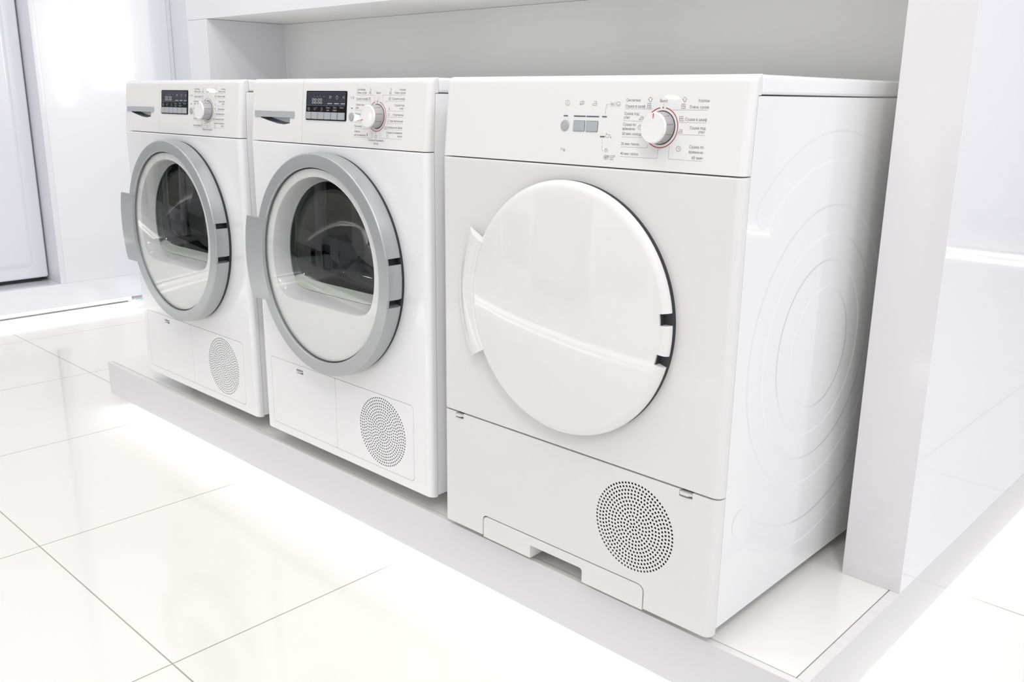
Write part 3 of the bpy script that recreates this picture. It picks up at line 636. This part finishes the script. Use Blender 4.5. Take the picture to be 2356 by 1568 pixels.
def solid_door_dryer(name, label, loc):
    zs1, zs2, zb = 0.7030, 0.2410, 0.0165
    root = thing(name, label, 'dryer', loc)
    slant, on = panel_maps(zs1)
    cabinet(root, zs1, 0.026, False, 'flank')
    # control panel
    mb = MB(); wrapped(mb, 0, W, zs1 + 0.0009, H, 0.010, 0.010, 0.011, 0.0, panel_ext(zs1), slant, split=SPLIT)
    cp = mb.build('control_panel', 'gloss', root)
    mb = MB(); fn = on(0.00025)
    for t, xa, xb, z in DATA['T3']:
        if xa > 0.37: add_text(mb, t, xa, xb, z, 0.0040, fn, 0)
    for l in DATA['L3']: add_stroke(mb, l, 0.00036, fn, 1)
    for l in DATA['I3']:
        if l[0][0] > 0.378: add_stroke(mb, l, 0.00042, fn, 0)
    for x, z in DATA['dots3']: add_disc(mb, x, z, 0.0005, fn, 0)
    mb.build('program_legend', ['print', 'line'], cp, 0, False)
    for nm, test in (('button_legend', lambda x, z: x < 0.343 and z > 0.77), ('status_legend', lambda x, z: x >= 0.343 and z > 0.77), ('warning_legend', lambda x, z: x >= 0.343 and z <= 0.77)):
        mb = MB()
        for l in DATA['I3']:
            if l[0][0] <= 0.378 and test(*l[0]): add_stroke(mb, l, 0.00042, fn, 0)
        mb.build(nm, 'print', cp, 0, False)
    mb = MB()
    for t, xa, xb, z in DATA['T3']:
        if xa < 0.37: add_text(mb, t, xa, xb, z, 0.0040, fn, 0)
    mb.build('capacity_label', 'print', cp, 0, False)
    cx, cz = 0.4488, 0.7627
    mb = MB(); add_arc(mb, cx, cz, 0.0268, 0.0279, 90 + 10, 90 + 350, on(0.0003)); add_disc(mb, cx, cz + 0.0273, 0.0011, on(0.0003)); mb.build('dial_ring', 'red', cp, 0, False)
    knob(root, slant, cx, cz, 91)
    oval_button(cp, 0.2731, 0.7612, 0.0083, slant)
    for xa, xb in ((0.2902, 0.3118), (0.3147, 0.3365)):
        mb = MB(); mb.plate([rrect(xa, xb, 0.7537, 0.7685, 0.0008)], -0.0014, 0.0, bev=0.0004, fz=lambda x, z: slant(z)); b = mb.build('button', 'btn', cp, 30, 'recalc')
        mb = MB(); mb.plate([rrect(xa - 0.0004, xb + 0.0004, 0.7533, 0.7690, 0.0010)], -0.0004, 0.0, fz=lambda x, z: slant(z)); mb.build('button_frame', 'lamp', cp, 0, 'recalc')
    for xc, wd, z in ((0.2732, 0.0082, 0.7754), (0.3006, 0.0226, 0.7753), (0.3256, 0.0236, 0.7753), (0.3475, 0.0086, 0.7755), (0.3470, 0.0086, 0.7470)):
        mb = MB(); mb.plate([rrect(xc - wd / 2, xc + wd / 2, z - 0.0009, z + 0.0009, 0.0002, 2)], -0.0004, 0.0, fz=lambda x, z: slant(z)); mb.build('indicator_window', 'lamp', cp, 0, 'recalc')
    # front panel
    mb = MB(); wrapped(mb, 0, W, zs2 + 0.0010, zs1 - 0.0009, 0.010, 0.012, 0.003, 0.003, 0.0185); mb.build('front_panel', 'plastic', root)
    # lower panel with vent, latches and cut-out for the flap
    tz = 0.0572
    notch = lambda xa, xb: [(xb, zs2 - 0.0008), (xb, 0.2306), (xb - 0.001, 0.2298), (xa + 0.001, 0.2298), (xa, 0.2306), (xa, zs2 - 0.0008)]
    bot = [(0.1028, zb), (0.1028, tz - 0.010)] + [(0.1128 - 0.010 * math.cos(a), tz - 0.010 + 0.010 * math.sin(a)) for a in (0.4, 0.8, 1.2, PI / 2)] + \
          [(0.4535 + 0.012 * math.sin(a), tz - 0.012 + 0.012 * math.cos(a)) for a in (0.0, 0.4, 0.8, 1.2)] + [(0.4655, tz - 0.012), (0.4655, zb)]
    mb = MB()
    wrapped(mb, 0, W, zb, zs2 - 0.0008, 0.010, 0.012, 0.0, 0.0, 0.0185, holes=vent_holes(0.4395, 0.1500, 0.00605, 12, 0.0020), bottom=bot, top=notch(0.5190, 0.5420) + notch(0.0315, 0.0520), lift=0.0095, hd=0.0008)
    lp = mb.build('lower_panel', 'plastic', root)
    mb = MB(); mb.plate([circle(0.4395, 0.15, 0.0755, 48)], 0.012, 0.014); mb.build('vent_backing', 'cavity', lp, 0)
    for xa, xb in ((0.5190, 0.5420), (0.0315, 0.0520)):
        mb = MB(); mb.plate([rrect(xa - 0.002, xb + 0.002, 0.226, 0.2400, 0.001)], 0.0095, 0.0105); mb.build('latch_recess', 'cavity', lp, 0)
        latch(lp, xa, xb, 0.2402, 0.2300)
    # flap with grip opening
    t2, fb = tz - 0.0022, zb - 0.0030
    hx0, hx1, hz = 0.2215, 0.3393, 0.0382
    out = [(0.1052, fb), (hx0, fb), (hx0, hz)] + [(hx1 - 0.006 + 0.006 * math.sin(a), hz - 0.006 + 0.006 * math.cos(a)) for a in (0.0, 0.5, 1.0, PI / 2)] + [(hx1, fb), (0.4632, fb), (0.4632, t2 - 0.0105)] + \
          [(0.4527 + 0.0105 * math.cos(a), t2 - 0.0105 + 0.0105 * math.sin(a)) for a in (0.4, 0.8, 1.2, PI / 2)] + [(0.1142 - 0.009 * math.sin(a), t2 - 0.009 + 0.009 * math.cos(a)) for a in (0.0, 0.4, 0.8, 1.2, PI / 2)]
    mb = MB(); mb.plate([out], 0.0, 0.020, bev=0.0); fl = mb.build('flap', 'plastic', root, 30, 'recalc')
    mb = MB()
    for p in ((hx0 - 0.0022, hx0 - 0.0002, 0.0201, 0.045, fb, hz), (hx0 - 0.002, hx1, 0.0201, 0.045, hz, hz + 0.002), (hx1 + 0.0002, hx1 + 0.0022, 0.0201, 0.045, fb, hz)): mb.box(*p)
    mb.build('grip_lining', 'plastic', fl, 0)
    # door: slightly domed disc with two hinge notches, grip at the left
    cx, cz, R = 0.2935, 0.4775, 0.2035
    y = -0.0190
    prof = [(R * k / 10, y - 0.0010 - 0.0100 * (1 - (k / 10) ** 2)) for k in range(0, 9)]
    rr = 0.013
    prof += [(R - rr + rr * math.sin(a), y - 0.0022 + 0.0012 * (i / 8) + 0.0100 * (1 - math.cos(a))) for i, a in enumerate([PI / 2 * i / 8 for i in range(9)])] + [(R - 0.0005, -0.0085), (R - 0.0150, -0.0085)]
    cut = R - 0.0150
    alt = [(min(r, cut), q if r <= cut else max(q, q)) for r, q in prof]
    mb = MB(); mb.lathe(cx, cz, prof, 120, 0, alt, ((3.1, 8.3), (-15.0, -9.9)))
    dr = mb.build('door', 'gloss', root, 50)
    mb = MB(); mb.lathe(cx, cz, [(0.10, -0.0086), (R - 0.0138, -0.0086), (R - 0.0138, -0.0185), (R - 0.0142, -0.0088), (R - 0.0040, -0.0080), (R - 0.0012, -0.0070), (R - 0.0008, -0.0002)], 120); mb.build('door_seal', 'seal', dr, 30, 'recalc')
    gp = []
    a0, a1, n = 180 - 27.5, 180 + 29.5, 24
    secs = []
    for i in range(n + 1):
        a = math.radians(a0 + (a1 - a0) * i / n); c, s_ = math.cos(a), math.sin(a)
        sec = [(0.1930, -0.0150), (0.1945, -0.0212), (0.1960, -0.0226), (0.2020, -0.0236), (0.2150, -0.0232), (0.2200, -0.0222), (0.2370, -0.0130), (0.2385, -0.0105), (0.2365, -0.0090), (0.2040, -0.0085)]
        secs.append([(cx + r * c, yy, cz + r * s_) for r, yy in sec])
    mb = MB(); mb.grid(secs)
    for e in (secs[0], secs[-1]): mb.face([mb.vert(p) for p in e])
    mb.build('door_handle', 'gloss', dr, 30, 'recalc')
    return root

def window_loop(cx, cz, R, zbm, n=96, passes=6):
    pts = []
    for i in range(n):
        a = 2 * PI * i / n; r = R
        s = math.sin(a)
        if s < -1e-4: r = min(R, (zbm - cz) / s)
        pts.append((cx + r * math.cos(a), cz + r * s))
    for _ in range(passes):
        pts = [((pts[i - 1][0] + 2 * pts[i][0] + pts[(i + 1) % n][0]) / 4, (pts[i - 1][1] + 2 * pts[i][1] + pts[(i + 1) % n][1]) / 4) for i in range(n)]
    return pts

def glass_door_dryer(name, label, loc, pang, words, group):
    zs1, zb = 0.7050, 0.0344
    root = thing(name, label, 'dryer', loc, group)
    slant, on = panel_maps(zs1)
    cabinet(root, zs1, 0.038, True, 'enamel')
    XS = 0.1968
    # control panel, right of the water drawer
    mb = MB(); wrapped(mb, XS + 0.0005, W, zs1 + 0.0008, H, 0.0, 0.010, 0.011, 0.0, panel_ext(zs1), slant, split=SPLIT)
    cp = mb.build('control_panel', 'gloss', root)
    # water drawer with grey grip strip
    scoop = [tuple(p) for p in DATA['scoop']]
    hole = [(0.0395, 0.7560)] + scoop[:-1] + [(0.1523, 0.7560)]
    mb = MB(); wrapped(mb, 0, XS - 0.0005, zs1 + 0.0008, H, 0.010, 0.0, 0.011, 0.0, panel_ext(zs1), slant, holes=[hole], hd=0.0005, split=SPLIT)
    dw = mb.build('water_drawer', 'gloss', root)
    mb = MB(); n = len(hole); cxs, czs = 0.118, 0.7555
    rows = [[(cxs + (x - cxs) * k, slant(z) + d, czs + (z - czs) * k) for x, z in hole] for k, d in ((1.0, 0.0004), (0.97, 0.006), (0.88, 0.013), (0.7, 0.018), (0.4, 0.0205))]
    mb.grid(rows, 0, True); mb.face([mb.vert(p) for p in rows[-1]]); mb.build('grip_recess', 'shadescoop', dw, 40)
    mb = MB(); mb.plate([rrect(0.0180, 0.1683, 0.7557, 0.7686, 0.0006)], -0.0022, 0.0, bev=0.0005, fz=lambda x, z: slant(z)); mb.build('drawer_handle', 'greyplastic', dw, 30, 'recalc')
    # printing
    mb = MB(); fn = on(0.00025)
    for t, xa, xb, z in DATA['T2']:
        t = words.get((t, round(z, 4)), words.get(t, t))
        if t: add_text(mb, t, xa, xb, z, 0.0038, fn, 0)
    for l in DATA['L2']: add_stroke(mb, l, 0.00036, fn, 1)
    for l in DATA['I2']: add_stroke(mb, l, 0.00045, fn, 0)
    mb.build('program_legend', ['print', 'line'], cp, 0, False)
    cx, cz = 0.4408, 0.7643
    mb = MB(); add_arc(mb, cx, cz, 0.0265, 0.0275, 90 - 345, 90 - 14, on(0.0003)); add_arc(mb, cx, cz, 0.0265, 0.0275, 96.5, 97.5, on(0.0003), n=2)
    add_stroke(mb, [(cx, cz + 0.0255), (cx, cz + 0.0285)], 0.0013, on(0.0003)); mb.build('dial_ring', 'red', cp, 0, False)
    knob(root, slant, cx, cz, pang, 0.0218, 0.0235)
    oval_button(cp, 0.3629, 0.7620, 0.0080, slant)
    mb = MB(); mb.plate([rrect(0.3603, 0.3650, 0.7773, 0.7789, 0.0003, 2)], -0.0004, 0.0, fz=lambda x, z: slant(z)); mb.build('indicator_window', 'lamp', cp, 0, 'recalc')
    # display
    mb = MB(); mb.plate([rrect(0.2106, 0.3465, 0.7530, 0.8100, 0.0025)], -0.0012, 0.0, bev=0.0003, fz=lambda x, z: slant(z)); dp = mb.build('display', 'black', root, 30, 'recalc')
    mb = MB(); mb.plate([rrect(0.2140, 0.3432, 0.7818, 0.8068, 0.0008)], -0.0018, 0.0, fz=lambda x, z: slant(z)); mb.build('screen', 'screen', dp, 0, 'recalc')
    for (xa, zt), (xb, zl) in DATA['BT']:
        mb = MB(); mb.plate([rrect(xa, xb - 0.0008, 0.7553, 0.7690, 0.0006)], -0.0030, 0.0, bev=0.0004, fz=lambda x, z: slant(z)); mb.build('button', 'btn', dp, 30, 'recalc')
    mb = MB(); fn = on(0.00205)
    for t, xa, xb, z in DATA['DT']: add_text(mb, t, xa, xb, z, 0.0030, fn, 0)
    for l in DATA['G2']: add_stroke(mb, l, 0.00055, fn, 0)
    for l in DATA['B2']: add_stroke(mb, l, 0.0015, fn, 0)
    for l in DATA['F2']: add_stroke(mb, l, 0.0004, fn, 1)
    for t, xa, xb, z in DATA['DG']: add_text(mb, t, xa, xb, z, 0.0052, fn, 0)
    mb.build('display_symbols', ['glyph', 'faint'], dp, 0, False)
    # front panel with door opening and service opening
    cx, cz = 0.2930, 0.4645
    mb = MB(); sv = rrect(0.0300, 0.5375, 0.0560, 0.2168, (0.004, 0.010, 0.010, 0.004))
    wrapped(mb, 0, W, zb, zs1 - 0.0008, 0.010, 0.012, 0.003, 0.006, 0.0185, holes=[sv, circle(cx, cz, 0.190, 64)], hd=0.012)
    fp = mb.build('front_panel', 'enamel', root)
    # heat exchanger lid (left) and vent lid (right)
    lz = (0.1972, 0.2062)
    mb = MB(); mb.plate([rrect(0.0308, 0.2797, 0.0567, 0.2160, 0.0032), rrect(0.1335, 0.1600, *lz, 0.0008)[::-1]], 0.0, 0.010, bev=0.0004)
    sl = mb.build('service_lid', 'enamel', root, 30, 'recalc')
    mb = MB(); mb.plate([rrect(0.128, 0.166, 0.193, 0.210, 0.001)], 0.0095, 0.0098); mb.build('latch_recess', 'cavity', sl, 0)
    latch(sl, 0.1340, 0.1598, lz[1], lz[0])
    mb = MB(); mb.plate([rrect(0.2806, 0.5367, 0.0567, 0.2160, (0.001, 0.0095, 0.0095, 0.001))] + vent_holes(0.4378, 0.1362, 0.00600, 12, 0.0019, 9), 0.0, 0.0008)
    vl = mb.build('vent_lid', 'enamel', root, 30, 'recalc')
    mb = MB(); mb.plate([circle(0.4378, 0.1362, 0.0755, 48)], 0.012, 0.013); mb.build('vent_backing', 'cavity', vl, 0)
    # drum
    mb = MB(); mb.lathe(cx, cz, [(0.1885, 0.010), (0.225, 0.022), (0.232, 0.05), (0.232, 0.46), (0.19, 0.49), (0.0, 0.50)], 72)
    for k in range(3):
        a = 2 * PI * k / 3 + 0.5; c, s_ = math.cos(a), math.sin(a); tx, tz = -s_, c
        secs = []
        for yy in (0.08, 0.44):
            secs.append([(cx + c * r + tx * t, yy, cz + s_ * r + tz * t) for r, t in ((0.232, 0.035), (0.195, 0.016), (0.185, 0.0), (0.195, -0.016), (0.232, -0.035))])
        mb.grid(secs)
    for j in range(9):
        for k in range(48):
            a = 2 * PI * (k + 0.5 * (j % 2)) / 48; yy = 0.09 + j * 0.042
            q = []
            for da, dy in ((-1, 0), (0, -1), (1, 0), (0, 1)):
                aa = a + da * 0.0125; q.append(mb.vert((cx + 0.2312 * math.cos(aa), yy + dy * 0.0030, cz + 0.2312 * math.sin(aa))))
            mb.face(q, 1)
    mb.build('drum', ['drum', 'cavity'], root, 40, 'recalc')
    # door ring
    yF = -0.0420
    prof = [(0.1990, -0.030), (0.1990, yF + 0.0016), (0.2004, yF), (0.2235, yF), (0.2258, yF + 0.0010), (0.2272, yF + 0.0034), (0.2285, -0.0180), (0.2285, -0.0130), (0.2264, -0.0128), (0.2264, -0.0070), (0.2140, -0.0066)]
    cut = 0.2120
    alt = [(r if i < 6 else min(r, cut), y) for i, (r, y) in enumerate(prof)]
    alt[5] = (0.2262, yF + 0.0060)
    alt[6] = (cut, yF + 0.0062); alt[7] = (cut, -0.0130)
    mb = MB(); mb.lathe(cx, cz, prof, 144, 0, alt, ((7.9, 11.1), (-12.9, -8.9)))
    dr = mb.build('door', 'silver', root, 40)
    mb = MB(); mb.lathe(cx, cz, [(0.2125, yF + 0.009), (0.2125, -0.0068), (0.2215, -0.0064), (0.2245, -0.0058), (0.2250, -0.0002)], 120); mb.build('door_seal', 'seal', dr, 30, 'recalc')
    mb = MB(); mb.lathe(cx, cz, [(0.1962, -0.0360), (0.1992, -0.0352)], 120); mb.build('glass_rim', 'seal', dr, 0)
    # handle: silver tab standing out to the left
    Ra, Rb = 0.1986, 0.268
    zt, zl = 0.5462 - cz, 0.3652 - cz
    za = [zt + (zl - zt) * i / 20 for i in range(21)]
    outer = [(cx - math.sqrt((Rb + 0.008 * (-z - 0.0)) ** 2 - z * z) , cz + z) for z in za]
    inner = [(cx - math.sqrt(Ra ** 2 - z * z), cz + z) for z in za[::-1]]
    mb = MB(); mb.plate([outer + inner], -0.0445, -0.0380, bev=0.0010, back=True); mb.build('door_handle', 'silver', dr, 30, 'recalc')
    # inner door: white face, shallow funnel, tinted bowl
    A = window_loop(cx + 0.000, 0.4700, 0.1760, 0.3800); B = window_loop(cx, 0.4720, 0.1640, 0.3960)
    mb = MB(); mb.tess([circle(cx, cz, 0.1988, 96), A[::-1]], lambda x, z: (x, -0.0325, z)); ip = mb.build('inner_panel', 'inner', dr, 0)
    mb = MB(); mid = [((a[0] + 2 * b[0]) / 3, (a[1] + 2 * b[1]) / 3) for a, b in zip(A, B)]
    mb.grid([[(x, -0.0325, z) for x, z in A], [(x, -0.0300, z) for x, z in [((4 * a[0] + b[0]) / 5, (4 * a[1] + b[1]) / 5) for a, b in zip(A, B)]], [(x, -0.016, z) for x, z in mid], [(x, 0.004, z) for x, z in B]], 0, True)
    mb.build('inner_frame', 'funnel', dr, 60)
    mb = MB(); rows = []
    for k in range(9):
        t = k / 8; s_ = math.cos(t * PI / 2) ** 0.6 if t < 1 else 0.0
        s_ = max(s_, 0.02)
        rows.append([(cx + (x - cx) * s_, 0.003 + 0.062 * math.sin(t * PI / 2), 0.472 + (z - 0.472) * s_) for x, z in B])
    mb.grid(rows, 0, True); mb.build('door_bowl', 'bowl', dr, 60)
    mb = MB(); B2 = window_loop(cx, 0.4720, 0.1665, 0.4020); B3 = window_loop(cx, 0.4720, 0.1710, 0.4130)
    mb.grid([[(x, 0.0042, z) for x, z in B], [(x, 0.0012, z) for x, z in inset(B, 0.0010)], [(x, 0.0060, z) for x, z in B2], [(x, 0.0220, z) for x, z in B3]], 0, True); mb.build('bowl_rim', 'rim', dr, 60)
    mb = MB(); G = 0.1972
    mb.lathe(cx, cz, [(G * k / 12, -0.0372 - 0.0062 * (1 - (k / 12) ** 2)) for k in range(13)], 96); mb.build('door_glass', 'glass', dr, 60)
    return root

GD = 'glass-door dryers on the plinth'
glass_door_dryer('tumble_dryer', 'leftmost white dryer with silver-ringed glass door, at the open left end of the plinth', (-1.286, 0.0182, HP), 100,
                 {"Рубашки 15'": 'Рубашки', 'Шерсть': '', 'распушивание': 'Женское бельё', 'холод': '', ('Сушка по времени', [r[3] for r in DATA['T2'] if r[0] == 'Сушка по времени'][1]): 'Шерсть в корзине'}, GD)
glass_door_dryer('tumble_dryer', 'middle white dryer with silver-ringed glass door, beside the dryer with the solid door', (-0.636, 0.0078, HP), 203, {}, GD)
solid_door_dryer('tumble_dryer', 'nearest white dryer with a solid round white door and embossed side', (0, 0, HP))
